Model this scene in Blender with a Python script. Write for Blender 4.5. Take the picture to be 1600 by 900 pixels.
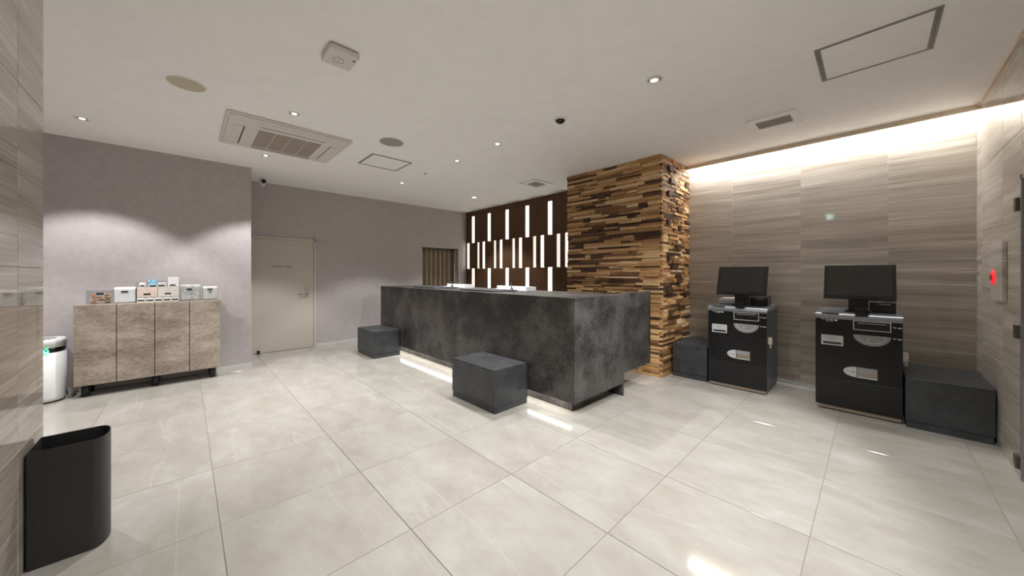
import bpy, bmesh, math, random
from mathutils import Vector, Matrix

for o in list(bpy.data.objects):
    bpy.data.objects.remove(o)
SC = bpy.context.scene
COL = SC.collection

# ------------------------------------------------------------------ camera
H = 1.30                       # eye height
cam = bpy.data.cameras.new('camera')
cam.sensor_width = 36.0
cam.lens = 536.8 / 1600 * 36
cam.shift_y = -22 / 1600
cam.clip_start = 0.02
cam_o = bpy.data.objects.new('camera', cam)
cam_o.location = (0, 0, H)
cam_o.rotation_euler = (math.radians(90), 0, math.radians(46.466))
COL.objects.link(cam_o)
SC.camera = cam_o

# ------------------------------------------------------------------ world, exposure
W = bpy.data.worlds.new('world')
SC.world = W
W.use_nodes = True
W.node_tree.nodes['Background'].inputs[0].default_value = (0.9, 0.95, 1.0, 1)
W.node_tree.nodes['Background'].inputs[1].default_value = 0.15
SC.view_settings.view_transform = 'Standard'
SC.view_settings.look = 'None'
SC.view_settings.gamma = 1
SC.view_settings.use_curve_mapping = False
SC.view_settings.exposure = 0.42
SC.cycles.max_bounces = 8
SC.cycles.diffuse_bounces = 5
SC.cycles.glossy_bounces = 4
SC.cycles.sample_clamp_indirect = 8

LAMP_W = 98.0                  # downlight power
LAMP_COL = (1.0, 0.985, 0.985)
WARM_COL = (1.0, 0.93, 0.83)
COOL_COL = (0.96, 0.98, 1.0)
COVE_E = 70.0                  # LED line in the cove over the stone wall
DESK_E = 8.0                  # LED line under the counter

# ------------------------------------------------------------------ main dimensions
ZC = 2.80                      # ceiling
XA, XB = -6.06, -6.90          # two grey walls on the left
YW, YD, YP = 5.20, 5.00, 4.32  # stone wall, walnut wall, pillar front
XR = 0.645                     # right wall
YS, XS = -0.512, -2.84         # near stone wall, its free end
YE = -2.6                      # end of the side passage

# ------------------------------------------------------------------ materials
def new_mat(name):
    m = bpy.data.materials.new(name)
    m.use_nodes = True
    nt = m.node_tree
    return m, nt, nt.nodes['Principled BSDF']

def N(nt, kind, **kw):
    n = nt.nodes.new(kind)
    for k, v in kw.items():
        if k.startswith('i_'):
            n.inputs[k[2:].replace('_', ' ')].default_value = v
        else:
            setattr(n, k, v)
    return n

def ramp(nt, stops, interp='LINEAR'):
    n = nt.nodes.new('ShaderNodeValToRGB')
    cr = n.color_ramp
    cr.interpolation = interp
    while len(cr.elements) > 1:
        cr.elements.remove(cr.elements[0])
    cr.elements[0].position = stops[0][0]
    cr.elements[0].color = (*stops[0][1], 1)
    for p, c in stops[1:]:
        e = cr.elements.new(p)
        e.color = (*c, 1)
    return n

def plain(name, col, rough=0.5, metal=0.0, spec=0.5, emit=None, es=0.0, noise=0.0, nscale=30.0, bump=0.0, alpha=1.0, trans=0.0):
    m, nt, b = new_mat(name)
    b.inputs['Roughness'].default_value = rough
    b.inputs['Metallic'].default_value = metal
    b.inputs['Specular IOR Level'].default_value = spec
    b.inputs['Base Color'].default_value = (*col, 1)
    b.inputs['Transmission Weight'].default_value = trans
    L = nt.links.new
    geo = N(nt, 'ShaderNodeNewGeometry')
    nz = N(nt, 'ShaderNodeTexNoise', i_Scale=nscale, i_Detail=5.0)
    L(geo.outputs['Position'], nz.inputs['Vector'])
    k = noise if noise else 0.02
    r = ramp(nt, [(0.3, tuple(max(0, c * (1 - k)) for c in col)), (0.7, tuple(min(1, c * (1 + k)) for c in col))])
    L(nz.outputs['Fac'], r.inputs['Fac'])
    L(r.outputs['Color'], b.inputs['Base Color'])
    if bump:
        bp = N(nt, 'ShaderNodeBump', i_Strength=bump, i_Distance=0.002)
        L(nz.outputs['Fac'], bp.inputs['Height'])
        L(bp.outputs['Normal'], b.inputs['Normal'])
    if emit:
        b.inputs['Emission Color'].default_value = (*emit, 1)
        b.inputs['Emission Strength'].default_value = es
    return m

def stone_wall_mat(name='striated_limestone'):
    m, nt, b = new_mat(name)
    L = nt.links.new
    geo = N(nt, 'ShaderNodeNewGeometry')
    oi = N(nt, 'ShaderNodeObjectInfo')
    sep = N(nt, 'ShaderNodeSeparateXYZ')
    L(geo.outputs['Position'], sep.inputs[0])
    off = N(nt, 'ShaderNodeMath', operation='MULTIPLY')
    off.inputs[1].default_value = 7.0
    L(oi.outputs['Random'], off.inputs[0])
    # horizontal run = x+y along the wall
    run = N(nt, 'ShaderNodeMath', operation='ADD')
    L(sep.outputs['X'], run.inputs[0]); L(sep.outputs['Y'], run.inputs[1])
    # gentle waviness
    cmb0 = N(nt, 'ShaderNodeCombineXYZ')
    L(run.outputs[0], cmb0.inputs['X']); L(sep.outputs['Z'], cmb0.inputs['Z']); L(off.outputs[0], cmb0.inputs['Y'])
    wv = N(nt, 'ShaderNodeTexNoise', i_Scale=1.3, i_Detail=2.0)
    L(cmb0.outputs[0], wv.inputs['Vector'])
    wz = N(nt, 'ShaderNodeMath', operation='MULTIPLY'); wz.inputs[1].default_value = 0.05
    L(wv.outputs['Fac'], wz.inputs[0])
    z2 = N(nt, 'ShaderNodeMath', operation='ADD')
    L(sep.outputs['Z'], z2.inputs[0]); L(wz.outputs[0], z2.inputs[1])
    z3 = N(nt, 'ShaderNodeMath', operation='ADD')
    L(z2.outputs[0], z3.inputs[0]); L(off.outputs[0], z3.inputs[1])
    def band(sx, sz, detail):
        c = N(nt, 'ShaderNodeCombineXYZ')
        a = N(nt, 'ShaderNodeMath', operation='MULTIPLY'); a.inputs[1].default_value = sx
        d = N(nt, 'ShaderNodeMath', operation='MULTIPLY'); d.inputs[1].default_value = sz
        L(run.outputs[0], a.inputs[0]); L(z3.outputs[0], d.inputs[0])
        L(a.outputs[0], c.inputs['X']); L(d.outputs[0], c.inputs['Z'])
        t = N(nt, 'ShaderNodeTexNoise', i_Scale=1.0, i_Detail=detail, i_Roughness=0.62)
        L(c.outputs[0], t.inputs['Vector'])
        return t
    t1 = band(0.5, 13.0, 5.0)
    t2 = band(1.6, 90.0, 3.0)
    mix = N(nt, 'ShaderNodeMath', operation='MULTIPLY_ADD'); mix.inputs[1].default_value = 0.62
    L(t2.outputs['Fac'], mix.inputs[0]); L(t1.outputs['Fac'], mix.inputs[2])
    r = ramp(nt, [(0.55, (0.27, 0.232, 0.192)), (0.74, (0.405, 0.360, 0.310)), (0.90, (0.505, 0.460, 0.410)), (1.05, (0.64, 0.60, 0.55))])
    L(mix.outputs[0], r.inputs['Fac'])
    L(r.outputs['Color'], b.inputs['Base Color'])
    b.inputs['Roughness'].default_value = 0.035
    b.inputs['Specular IOR Level'].default_value = 0.5
    return m

def floor_mat():
    m, nt, b = new_mat('polished_cream_marble')
    L = nt.links.new
    geo = N(nt, 'ShaderNodeNewGeometry')
    oi = N(nt, 'ShaderNodeObjectInfo')
    off = N(nt, 'ShaderNodeVectorMath', operation='SCALE'); off.inputs['Scale'].default_value = 1.0
    mulr = N(nt, 'ShaderNodeMath', operation='MULTIPLY'); mulr.inputs[1].default_value = 31.0
    L(oi.outputs['Random'], mulr.inputs[0])
    comb = N(nt, 'ShaderNodeCombineXYZ')
    L(mulr.outputs[0], comb.inputs['X']); L(mulr.outputs[0], comb.inputs['Z'])
    add = N(nt, 'ShaderNodeVectorMath', operation='ADD')
    L(geo.outputs['Position'], add.inputs[0]); L(comb.outputs[0], add.inputs[1])
    mp = N(nt, 'ShaderNodeMapping')
    mp.inputs['Rotation'].default_value = (0, 0, math.radians(-35))
    mp.inputs['Scale'].default_value = (1.0, 1.7, 1.0)
    L(add.outputs[0], mp.inputs['Vector'])
    cloud = N(nt, 'ShaderNodeTexNoise', i_Scale=2.3, i_Detail=9.0, i_Roughness=0.68, i_Distortion=0.15)
    L(mp.outputs[0], cloud.inputs['Vector'])
    rc = ramp(nt, [(0.30, (0.330, 0.306, 0.264)), (0.50, (0.382, 0.362, 0.323)), (0.70, (0.435, 0.420, 0.390))])
    L(cloud.outputs['Fac'], rc.inputs['Fac'])
    # thin pale veins
    vn = N(nt, 'ShaderNodeTexNoise', i_Scale=0.9, i_Detail=4.0, i_Roughness=0.5, i_Distortion=0.0)
    mp2 = N(nt, 'ShaderNodeMapping')
    mp2.inputs['Rotation'].default_value = (0, 0, math.radians(28))
    mp2.inputs['Scale'].default_value = (0.22, 1.9, 1.0)
    L(add.outputs[0], mp2.inputs['Vector'])
    L(mp2.outputs[0], vn.inputs['Vector'])
    s = N(nt, 'ShaderNodeMath', operation='SUBTRACT'); s.inputs[1].default_value = 0.5
    L(vn.outputs['Fac'], s.inputs[0])
    a = N(nt, 'ShaderNodeMath', operation='ABSOLUTE'); L(s.outputs[0], a.inputs[0])
    rv = ramp(nt, [(0.0, (0.22, 0.22, 0.22)), (0.006, (0, 0, 0))])
    L(a.outputs[0], rv.inputs['Fac'])
    mx = N(nt, 'ShaderNodeMix', data_type='RGBA')
    L(rv.outputs['Color'], mx.inputs[0]); L(rc.outputs['Color'], mx.inputs[6])
    mx.inputs[7].default_value = (0.57, 0.555, 0.525, 1)
    L(mx.outputs[2], b.inputs['Base Color'])
    b.inputs['Roughness'].default_value = 0.085
    b.inputs['Specular IOR Level'].default_value = 0.5
    return m

def mottled(name, c0, c1, c2, scale=4.0, fine=60.0, rough=0.5, spec=0.4, stretch=(1, 1, 1), bump=0.0):
    m, nt, b = new_mat(name)
    L = nt.links.new
    geo = N(nt, 'ShaderNodeNewGeometry')
    mp = N(nt, 'ShaderNodeMapping'); mp.inputs['Scale'].default_value = stretch
    L(geo.outputs['Position'], mp.inputs['Vector'])
    n1 = N(nt, 'ShaderNodeTexNoise', i_Scale=scale, i_Detail=8.0, i_Roughness=0.65)
    n2 = N(nt, 'ShaderNodeTexNoise', i_Scale=fine, i_Detail=4.0, i_Roughness=0.7)
    L(mp.outputs[0], n1.inputs['Vector']); L(mp.outputs[0], n2.inputs['Vector'])
    mix = N(nt, 'ShaderNodeMath', operation='MULTIPLY_ADD'); mix.inputs[1].default_value = 0.7
    L(n2.outputs['Fac'], mix.inputs[0]); L(n1.outputs['Fac'], mix.inputs[2])
    r = ramp(nt, [(0.58, c0), (0.80, c1), (1.0, c2)])
    L(mix.outputs[0], r.inputs['Fac'])
    L(r.outputs['Color'], b.inputs['Base Color'])
    b.inputs['Roughness'].default_value = rough
    b.inputs['Specular IOR Level'].default_value = spec
    if bump:
        bp = N(nt, 'ShaderNodeBump', i_Strength=bump, i_Distance=0.002)
        L(n2.outputs['Fac'], bp.inputs['Height']); L(bp.outputs['Normal'], b.inputs['Normal'])
    return m

def wood_block_mat():
    m, nt, b = new_mat('reclaimed_wood')
    L = nt.links.new
    at = N(nt, 'ShaderNodeAttribute', attribute_name='tone')
    r = ramp(nt, [(0.0, (0.042, 0.025, 0.018)), (0.14, (0.10, 0.053, 0.030)), (0.30, (0.25, 0.130, 0.060)), (0.48, (0.44, 0.25, 0.108)),
                  (0.66, (0.60, 0.37, 0.17)), (0.84, (0.73, 0.51, 0.27)), (1.0, (0.82, 0.65, 0.42))])
    L(at.outputs['Fac'], r.inputs['Fac'])
    geo = N(nt, 'ShaderNodeNewGeometry')
    mp = N(nt, 'ShaderNodeMapping'); mp.inputs['Scale'].default_value = (3.0, 3.0, 90.0)
    L(geo.outputs['Position'], mp.inputs['Vector'])
    n = N(nt, 'ShaderNodeTexNoise', i_Scale=2.5, i_Detail=5.0, i_Roughness=0.65)
    L(mp.outputs[0], n.inputs['Vector'])
    rr = ramp(nt, [(0.3, (0.55, 0.5, 0.46)), (0.65, (1.12, 1.1, 1.08))])
    L(n.outputs['Fac'], rr.inputs['Fac'])
    mx = N(nt, 'ShaderNodeMix', data_type='RGBA', blend_type='MULTIPLY'); mx.inputs[0].default_value = 1.0
    L(r.outputs['Color'], mx.inputs[6]); L(rr.outputs['Color'], mx.inputs[7])
    L(mx.outputs[2], b.inputs['Base Color'])
    b.inputs['Roughness'].default_value = 0.55
    b.inputs['Specular IOR Level'].default_value = 0.3
    return m

def walnut_mat():
    m, nt, b = new_mat('dark_walnut')
    L = nt.links.new
    geo = N(nt, 'ShaderNodeNewGeometry')
    mp = N(nt, 'ShaderNodeMapping'); mp.inputs['Scale'].default_value = (60.0, 60.0, 1.5)
    L(geo.outputs['Position'], mp.inputs['Vector'])
    n = N(nt, 'ShaderNodeTexNoise', i_Scale=1.0, i_Detail=5.0, i_Roughness=0.6)
    L(mp.outputs[0], n.inputs['Vector'])
    r = ramp(nt, [(0.3, (0.070, 0.033, 0.015)), (0.7, (0.14, 0.071, 0.034))])
    L(n.outputs['Fac'], r.inputs['Fac'])
    L(r.outputs['Color'], b.inputs['Base Color'])
    b.inputs['Roughness'].default_value = 0.45
    b.inputs['Specular IOR Level'].default_value = 0.3
    return m

def emission(name, col, s, base=(0.8, 0.8, 0.78)):
    m, nt, b = new_mat(name)
    b.inputs['Base Color'].default_value = (*base, 1)
    b.inputs['Emission Color'].default_value = (*col, 1)
    b.inputs['Emission Strength'].default_value = s
    return m

def glass_mat(name, col=(1, 1, 1), rough=0.02):
    # thin sheet: mostly clear with a surface reflection
    m, nt, b = new_mat(name)
    L = nt.links.new
    tr = N(nt, 'ShaderNodeBsdfTransparent'); tr.inputs['Color'].default_value = (*col, 1)
    gl = N(nt, 'ShaderNodeBsdfGlossy'); gl.inputs['Roughness'].default_value = rough
    mx = N(nt, 'ShaderNodeMixShader'); mx.inputs[0].default_value = 0.045
    L(tr.outputs[0], mx.inputs[1]); L(gl.outputs[0], mx.inputs[2])
    L(mx.outputs[0], nt.nodes['Material Output'].inputs['Surface'])
    return m

M = dict(
    stone=stone_wall_mat(), floor=floor_mat(),
    grout=plain('grout', (0.28, 0.255, 0.22), 0.8), wgrout=plain('wall_grout', (0.66, 0.62, 0.57), 0.7),
    ceiling=plain('ceiling_plaster', (0.93, 0.92, 0.90), 0.85, noise=0.02, nscale=8),
    grey=plain('grey_wallpaper', (0.455, 0.418, 0.418), 0.85, noise=0.06, nscale=14, bump=0.15),
    white=plain('white_plastic', (0.78, 0.77, 0.75), 0.4), offwhite=plain('offwhite_plastic', (0.70, 0.665, 0.615), 0.5),
    skirting=plain('pale_skirting', (0.62, 0.60, 0.58), 0.4),
    trim=plain('beige_trim', (0.62, 0.52, 0.41), 0.6),
    counter=mottled('charcoal_stone_laminate', (0.012, 0.011, 0.010), (0.036, 0.033, 0.031), (0.108, 0.100, 0.095), 3.0, 62.0, 0.42, 0.45),
    stool=mottled('dark_slate_vinyl', (0.022, 0.024, 0.026), (0.034, 0.036, 0.039), (0.050, 0.052, 0.056), 8.0, 90.0, 0.45, 0.5),
    stoolbase=plain('black_base', (0.018, 0.018, 0.019), 0.5),
    cab=mottled('brown_concrete_laminate', (0.16, 0.125, 0.097), (0.30, 0.243, 0.195), (0.44, 0.375, 0.315), 3.5, 40.0, 0.5, 0.35, (1, 0.6, 1.6)),
    cabbody=plain('brown_cabinet_carcass', (0.105, 0.085, 0.07), 0.5, noise=0.1),
    wood=wood_block_mat(), walnut=walnut_mat(), dark=plain('dark_recess', (0.012, 0.010, 0.009), 0.7),
    slot=emission('lit_slot_diffuser', (1.0, 0.93, 0.80), 2.6), slotdim=emission('lit_side_diffuser', (1.0, 0.94, 0.78), 0.72, (0.3, 0.3, 0.29)),
    cove=emission('cove_led', (1.0, 0.985, 0.955), COVE_E), deskled=emission('counter_led', (1.0, 0.97, 0.90), DESK_E),
    lampface=emission('lamp_face', (1.0, 0.96, 0.9), 6.0),
    door=plain('cream_door', (0.52, 0.475, 0.415), 0.5), doorframe=plain('cream_door_frame', (0.58, 0.535, 0.475), 0.45),
    steel=plain('brushed_steel', (0.50, 0.47, 0.43), 0.3, metal=1.0), alu=plain('grey_aluminium', (0.23, 0.215, 0.20), 0.45, metal=0.3),
    bronze=plain('bronze_hinge', (0.16, 0.12, 0.085), 0.35, metal=0.8),
    curtain=plain('taupe_curtain', (0.40, 0.335, 0.25), 0.8, noise=0.06), curtainrail=plain('curtain_rail', (0.10, 0.085, 0.07), 0.5),
    black=plain('black_gloss', (0.008, 0.008, 0.009), 0.25, spec=0.3), blackmatte=plain('black_matte', (0.016, 0.016, 0.017), 0.5),
    ksatin=plain('charcoal_metal_side', (0.075, 0.080, 0.088), 0.4), klow=plain('black_lower_door', (0.011, 0.011, 0.012), 0.3, spec=0.35),
    silver=plain('dark_silver_edge', (0.30, 0.32, 0.355), 0.25, metal=0.7), greyp=plain('light_grey_plate', (0.50, 0.50, 0.50), 0.45),
    midgrey=plain('mid_grey_plate', (0.27, 0.27, 0.27), 0.4), palegrey=plain('pale_label', (0.55, 0.55, 0.54), 0.5),
    kplinth=plain('taupe_plinth', (0.25, 0.195, 0.145), 0.45), clear=glass_mat('clear_sheet'), tray=plain('tray_metal', (0.30, 0.26, 0.21), 0.3, metal=0.6),
    screen=plain('dark_screen', (0.032, 0.030, 0.029), 0.22),
    binm=plain('charcoal_bin_steel', (0.020, 0.019, 0.018), 0.45), binin=plain('bin_lining', (0.008, 0.008, 0.008), 0.7),
    purw=plain('purifier_white', (0.80, 0.80, 0.79), 0.35), green=emission('green_led', (0.0, 1.0, 0.35), 4.0),
    red=emission('red_lamp', (1.0, 0.02, 0.03), 0.75, (0.4, 0.01, 0.01)), redd=plain('dark_red_lens', (0.25, 0.01, 0.01), 0.3),
    exit=emission('exit_sign_face', (0.25, 0.9, 0.85), 5.0), exitw=emission('exit_sign_figure', (0.9, 1.0, 0.98), 7.0),
    grille=plain('taupe_grille', (0.33, 0.285, 0.23), 0.7), gap=plain('dark_gap', (0.05, 0.045, 0.04), 0.8),
    litdisc=plain('lit_speaker_mesh', (0.56, 0.50, 0.38), 0.7), greydisc=plain('grey_speaker_mesh', (0.34, 0.325, 0.305), 0.7),
    doorglass=glass_mat('door_glass', (0.9, 0.94, 0.93)), gframe=plain('grey_door_frame', (0.27, 0.26, 0.27), 0.4, metal=0.4),
    mat=plain('slate_desk_mat', (0.055, 0.06, 0.075), 0.45), paper=plain('white_paper', (0.78, 0.77, 0.76), 0.6),
    labelblk=plain('black_label', (0.012, 0.011, 0.011), 0.5), packw=plain('white_film', (0.84, 0.84, 0.85), 0.35, noise=0.08, nscale=55, bump=0.3),
    packg=mottled('grey_marked_film', (0.16, 0.16, 0.16), (0.62, 0.62, 0.62), (0.78, 0.78, 0.77), 26.0, 90.0, 0.4, 0.5),
    packp=plain('blush_film', (0.66, 0.53, 0.46), 0.4, noise=0.12, nscale=40), packc=plain('cream_film', (0.66, 0.63, 0.57), 0.4, noise=0.08, nscale=40),
    packb=mottled('blue_wrapper', (0.02, 0.18, 0.42), (0.10, 0.45, 0.72), (0.75, 0.85, 0.9), 30.0, 60.0, 0.35, 0.5),
    acrylic=glass_mat('clear_acrylic', (0.93, 0.94, 0.94)),
    snackA=plain('orange_wrapper', (0.50, 0.16, 0.03), 0.35), snackB=plain('brown_wrapper', (0.16, 0.06, 0.02), 0.35), snackC=plain('pale_wrapper', (0.62, 0.50, 0.32), 0.35),
    txt=plain('text_dark', (0.06, 0.052, 0.045), 0.6), txtw=plain('printed_white', (0.62, 0.62, 0.62), 0.5), brown=plain('brown_print', (0.16, 0.09, 0.05), 0.5),
    blacklens=plain('black_dome', (0.008, 0.008, 0.008), 0.08), chrome=plain('lamp_reflector', (0.75, 0.75, 0.75), 0.18, metal=1.0),
    ivory=plain('ivory_metal', (0.58, 0.50, 0.42), 0.35), cable=plain('black_cable', (0.01, 0.01, 0.01), 0.5), orange=plain('orange_plate', (0.40, 0.12, 0.04), 0.5),
)

# ------------------------------------------------------------------ builders
WORLD = {}                    # world location of every object
def wloc(o):
    return WORLD.get(o.name, Vector((0, 0, 0)))

def attach(o, parent, loc):
    """place o at world location loc, below parent"""
    loc = Vector(loc)
    COL.objects.link(o)
    if parent is not None:
        o.parent = parent
        o.location = loc - wloc(parent)
    else:
        o.location = loc
    WORLD[o.name] = loc
    return o

def tag(o, label, cat, group=None, kind=None):
    o['label'] = label
    o['category'] = cat
    if group: o['group'] = group
    if kind: o['kind'] = kind
    return o

def empty(name, loc, label, cat, group=None, kind=None):
    o = bpy.data.objects.new(name, None)
    o.empty_display_size = 0.05
    attach(o, None, loc)
    return tag(o, label, cat, group, kind)

def from_bm(name, bm, mat, parent=None, loc=None, smooth=False):
    """bm in world coordinates; the object's origin goes to loc (default: centre of its bounds)"""
    if loc is None:
        lo = Vector((min(v.co.x for v in bm.verts), min(v.co.y for v in bm.verts), min(v.co.z for v in bm.verts)))
        hi = Vector((max(v.co.x for v in bm.verts), max(v.co.y for v in bm.verts), max(v.co.z for v in bm.verts)))
        loc = (lo + hi) / 2
    loc = Vector(loc)
    bmesh.ops.translate(bm, verts=bm.verts, vec=-loc)
    bmesh.ops.recalc_face_normals(bm, faces=bm.faces)
    me = bpy.data.meshes.new(name)
    bm.to_mesh(me); bm.free()
    me.materials.append(mat)
    if smooth:
        for p in me.polygons: p.use_smooth = True
    return attach(bpy.data.objects.new(name, me), parent, loc)

def bm_box(bm, x0, x1, y0, y1, z0, z1):
    vs = [bm.verts.new((x, y, z)) for x in (x0, x1) for y in (y0, y1) for z in (z0, z1)]
    for f in ((0, 1, 3, 2), (4, 6, 7, 5), (0, 4, 5, 1), (2, 3, 7, 6), (0, 2, 6, 4), (1, 5, 7, 3)):
        bm.faces.new([vs[i] for i in f])
    return vs

_share = {}
def box(name, x0, x1, y0, y1, z0, z1, mat, parent=None, bevel=0.0, seg=2, share=False):
    key = (round(x1 - x0, 4), round(y1 - y0, 4), round(z1 - z0, 4), mat.name, bevel, seg)
    c = Vector(((x0 + x1) / 2, (y0 + y1) / 2, (z0 + z1) / 2))
    if share and key in _share:
        return attach(bpy.data.objects.new(name, _share[key]), parent, c)
    bm = bmesh.new()
    bm_box(bm, x0, x1, y0, y1, z0, z1)
    if bevel:
        bmesh.ops.bevel(bm, geom=bm.edges[:], offset=bevel, segments=seg, affect='EDGES', profile=0.5)
    o = from_bm(name, bm, mat, parent, c)
    if share: _share[key] = o.data
    return o

def prism(name, pts, axis, a0, a1, mat, parent=None, smooth=False, bevel=0.0):
    """polygon pts extruded along axis ('x','y','z') from a0 to a1"""
    bm = bmesh.new()
    def P(p, a):
        return {'x': (a, p[0], p[1]), 'y': (p[0], a, p[1]), 'z': (p[0], p[1], a)}[axis]
    A = [bm.verts.new(P(p, a0)) for p in pts]
    B = [bm.verts.new(P(p, a1)) for p in pts]
    n = len(pts)
    bm.faces.new(A); bm.faces.new(B[::-1])
    for i in range(n):
        bm.faces.new((A[i], B[i], B[(i + 1) % n], A[(i + 1) % n]))
    if bevel:
        bmesh.ops.bevel(bm, geom=bm.edges[:], offset=bevel, segments=2, affect='EDGES', profile=0.5)
    return from_bm(name, bm, mat, parent, smooth=smooth)

def lathe(name, prof, loc, mat, parent=None, n=32, flip=False, smooth=True, sx=1.0, sy=1.0):
    """profile [(r,z)] turned about z at loc"""
    bm = bmesh.new()
    rings = []
    for r, z in prof:
        if r < 1e-6:
            rings.append([bm.verts.new((loc[0], loc[1], loc[2] + z))])
        else:
            rings.append([bm.verts.new((loc[0] + r * sx * math.cos(2 * math.pi * i / n), loc[1] + r * sy * math.sin(2 * math.pi * i / n), loc[2] + z)) for i in range(n)])
    for a, b in zip(rings, rings[1:]):
        for i in range(n):
            j = (i + 1) % n
            if len(a) == 1 and len(b) == 1: continue
            if len(a) == 1: bm.faces.new((a[0], b[i], b[j]))
            elif len(b) == 1: bm.faces.new((a[i], b[0], a[j]))
            else: bm.faces.new((a[i], b[i], b[j], a[j]))
    o = from_bm(name, bm, mat, parent, loc, smooth=False)
    if smooth:
        for p in o.data.polygons: p.use_smooth = abs(p.normal.z) < 0.95
    return o

def disc_y(name, cx, cz, r, y0, y1, mat, parent=None, n=24, rz=None):
    rz = rz or r
    return prism(name, [(cx + r * math.cos(2 * math.pi * i / n), cz + rz * math.sin(2 * math.pi * i / n)) for i in range(n)], 'y', y0, y1, mat, parent)

def disc_x(name, cy, cz, r, x0, x1, mat, parent=None, n=24):
    return prism(name, [(cy + r * math.cos(2 * math.pi * i / n), cz + r * math.sin(2 * math.pi * i / n)) for i in range(n)], 'x', x0, x1, mat, parent)

def tube(name, pts, r, mat, parent=None, n=8):
    bm = bmesh.new()
    pts = [Vector(p) for p in pts]
    rings = []
    for i, p in enumerate(pts):
        d = (pts[min(i + 1, len(pts) - 1)] - pts[max(i - 1, 0)]).normalized()
        up = Vector((0, 0, 1)) if abs(d.z) < 0.9 else Vector((1, 0, 0))
        a = d.cross(up).normalized(); b = d.cross(a)
        rings.append([bm.verts.new(p + a * r * math.cos(2 * math.pi * k / n) + b * r * math.sin(2 * math.pi * k / n)) for k in range(n)])
    for A, B in zip(rings, rings[1:]):
        for k in range(n):
            bm.faces.new((A[k], A[(k + 1) % n], B[(k + 1) % n], B[k]))
    bm.faces.new(rings[0][::-1]); bm.faces.new(rings[-1])
    return from_bm(name, bm, mat, parent, smooth=True)

def text(name, body, size, loc, rot, mat, parent, extrude=0.0006):
    cu = bpy.data.curves.new(name, 'FONT')
    cu.body = body; cu.size = size; cu.align_x = 'CENTER'; cu.align_y = 'CENTER'; cu.extrude = extrude
    cu.space_character = 1.15
    tmp = bpy.data.objects.new(name, cu)
    COL.objects.link(tmp)
    dg = bpy.context.evaluated_depsgraph_get()
    me = bpy.data.meshes.new_from_object(tmp.evaluated_get(dg))
    bpy.data.objects.remove(tmp)
    me.materials.clear(); me.materials.append(mat)
    o = bpy.data.objects.new(name, me)
    attach(o, parent, loc)
    o.rotation_euler = rot
    return o

# ================================================================== SETTING
# ---- floor: bed with single tiles
TX, TY, TS = -0.217, 0.832, 0.7025
fl = box('floor', XB - 0.3, XR + 1.6, YE - 0.1, YW + 0.1, -0.10, -0.0035, M['grout'])
tag(fl, 'polished cream marble tile floor of the lobby', 'floor', kind='structure')
G = 0.0016
x = TX
xs = [TX + TS * k for k in range(-11, 5)]
ys = [TY + TS * k for k in range(-5, 8)]
for i in range(len(xs) - 1):
    for j in range(len(ys) - 1):
        x0, x1, y0, y1 = xs[i], xs[i + 1], ys[j], ys[j + 1]
        x0c, x1c, y0c, y1c = max(x0, XB - 0.3), min(x1, XR + 1.6), max(y0, YE - 0.1), min(y1, YW + 0.05)
        if x1c - x0c < 0.02 or y1c - y0c < 0.02: continue
        # tiles wholly behind the near stone wall or beyond the walnut wall are left out
        if y1c < YS and x0c > XS + 0.2: continue
        box('tile', x0c + G, x1c - G, y0c + G, y1c - G, -0.012, 0.0, M['floor'], fl, bevel=0.0012, seg=1, share=True)

# ---- ceiling
ce = box('ceiling', XB - 0.3, XR + 0.1, YE - 0.1, YW + 0.1, ZC, ZC + 0.1, M['ceiling'])
tag(ce, 'plain off-white plaster ceiling', 'ceiling', kind='structure')

# ---- grey walls
bm = bmesh.new()
bm_box(bm, XB - 0.2, XA, YE - 0.1, 0.672, 0, ZC)
o = from_bm('wall_left', bm, M['grey'])
tag(o, 'grey wallpapered wall behind the low brown cabinet', 'wall', kind='structure')
o = box('baseboard_left', XA, XA + 0.008, YE, 0.680, 0, 0.045, M['skirting'])
tag(o, 'thin pale baseboard along the grey wall behind the cabinet', 'baseboard', kind='structure')
CY0, CY1, CZ1 = 3.805, 4.765, 1.90       # curtained opening
bm = bmesh.new()
bm_box(bm, XB - 0.2, XB, 0.672, CY0, 0, ZC)
bm_box(bm, XB - 0.2, XB, CY1, YW, 0, ZC)
bm_box(bm, XB - 0.2, XB, CY0, CY1, CZ1, ZC)
bm_box(bm, XB - 0.26, XB - 0.2, CY0 - 0.1, CY1 + 0.1, 0, CZ1 + 0.1)
o = from_bm('wall_far_left', bm, M['grey'])
tag(o, 'grey wallpapered wall with the cream door and curtained opening', 'wall', kind='structure')
o = box('baseboard_far_left', XB, XB + 0.008, 1.70, CY0, 0, 0.045, M['skirting'])
tag(o, 'thin pale baseboard along the grey wall beside the cream door', 'baseboard', kind='structure')

# ---- stone walls with tiles
def tiles_on(parent, axis, plane, sgn, us, zs, skip=None, depth=0.012):
    """tiles facing +-axis; us and zs are the joint positions"""
    g = 0.0020
    for u0, u1 in zip(us, us[1:]):
        for z0, z1 in zip(zs, zs[1:]):
            if skip and skip(u0, u1, z0, z1): continue
            a0, a1 = sorted((plane, plane - sgn * depth))
            if axis == 'y':
                box('tile', u0 + g, u1 - g, a0, a1, z0 + g, z1 - g, M['stone'], parent, bevel=0.001, seg=1, share=True)
            else:
                box('tile', a0, a1, u0 + g, u1 - g, z0 + g, z1 - g, M['stone'], parent, bevel=0.001, seg=1, share=True)

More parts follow.
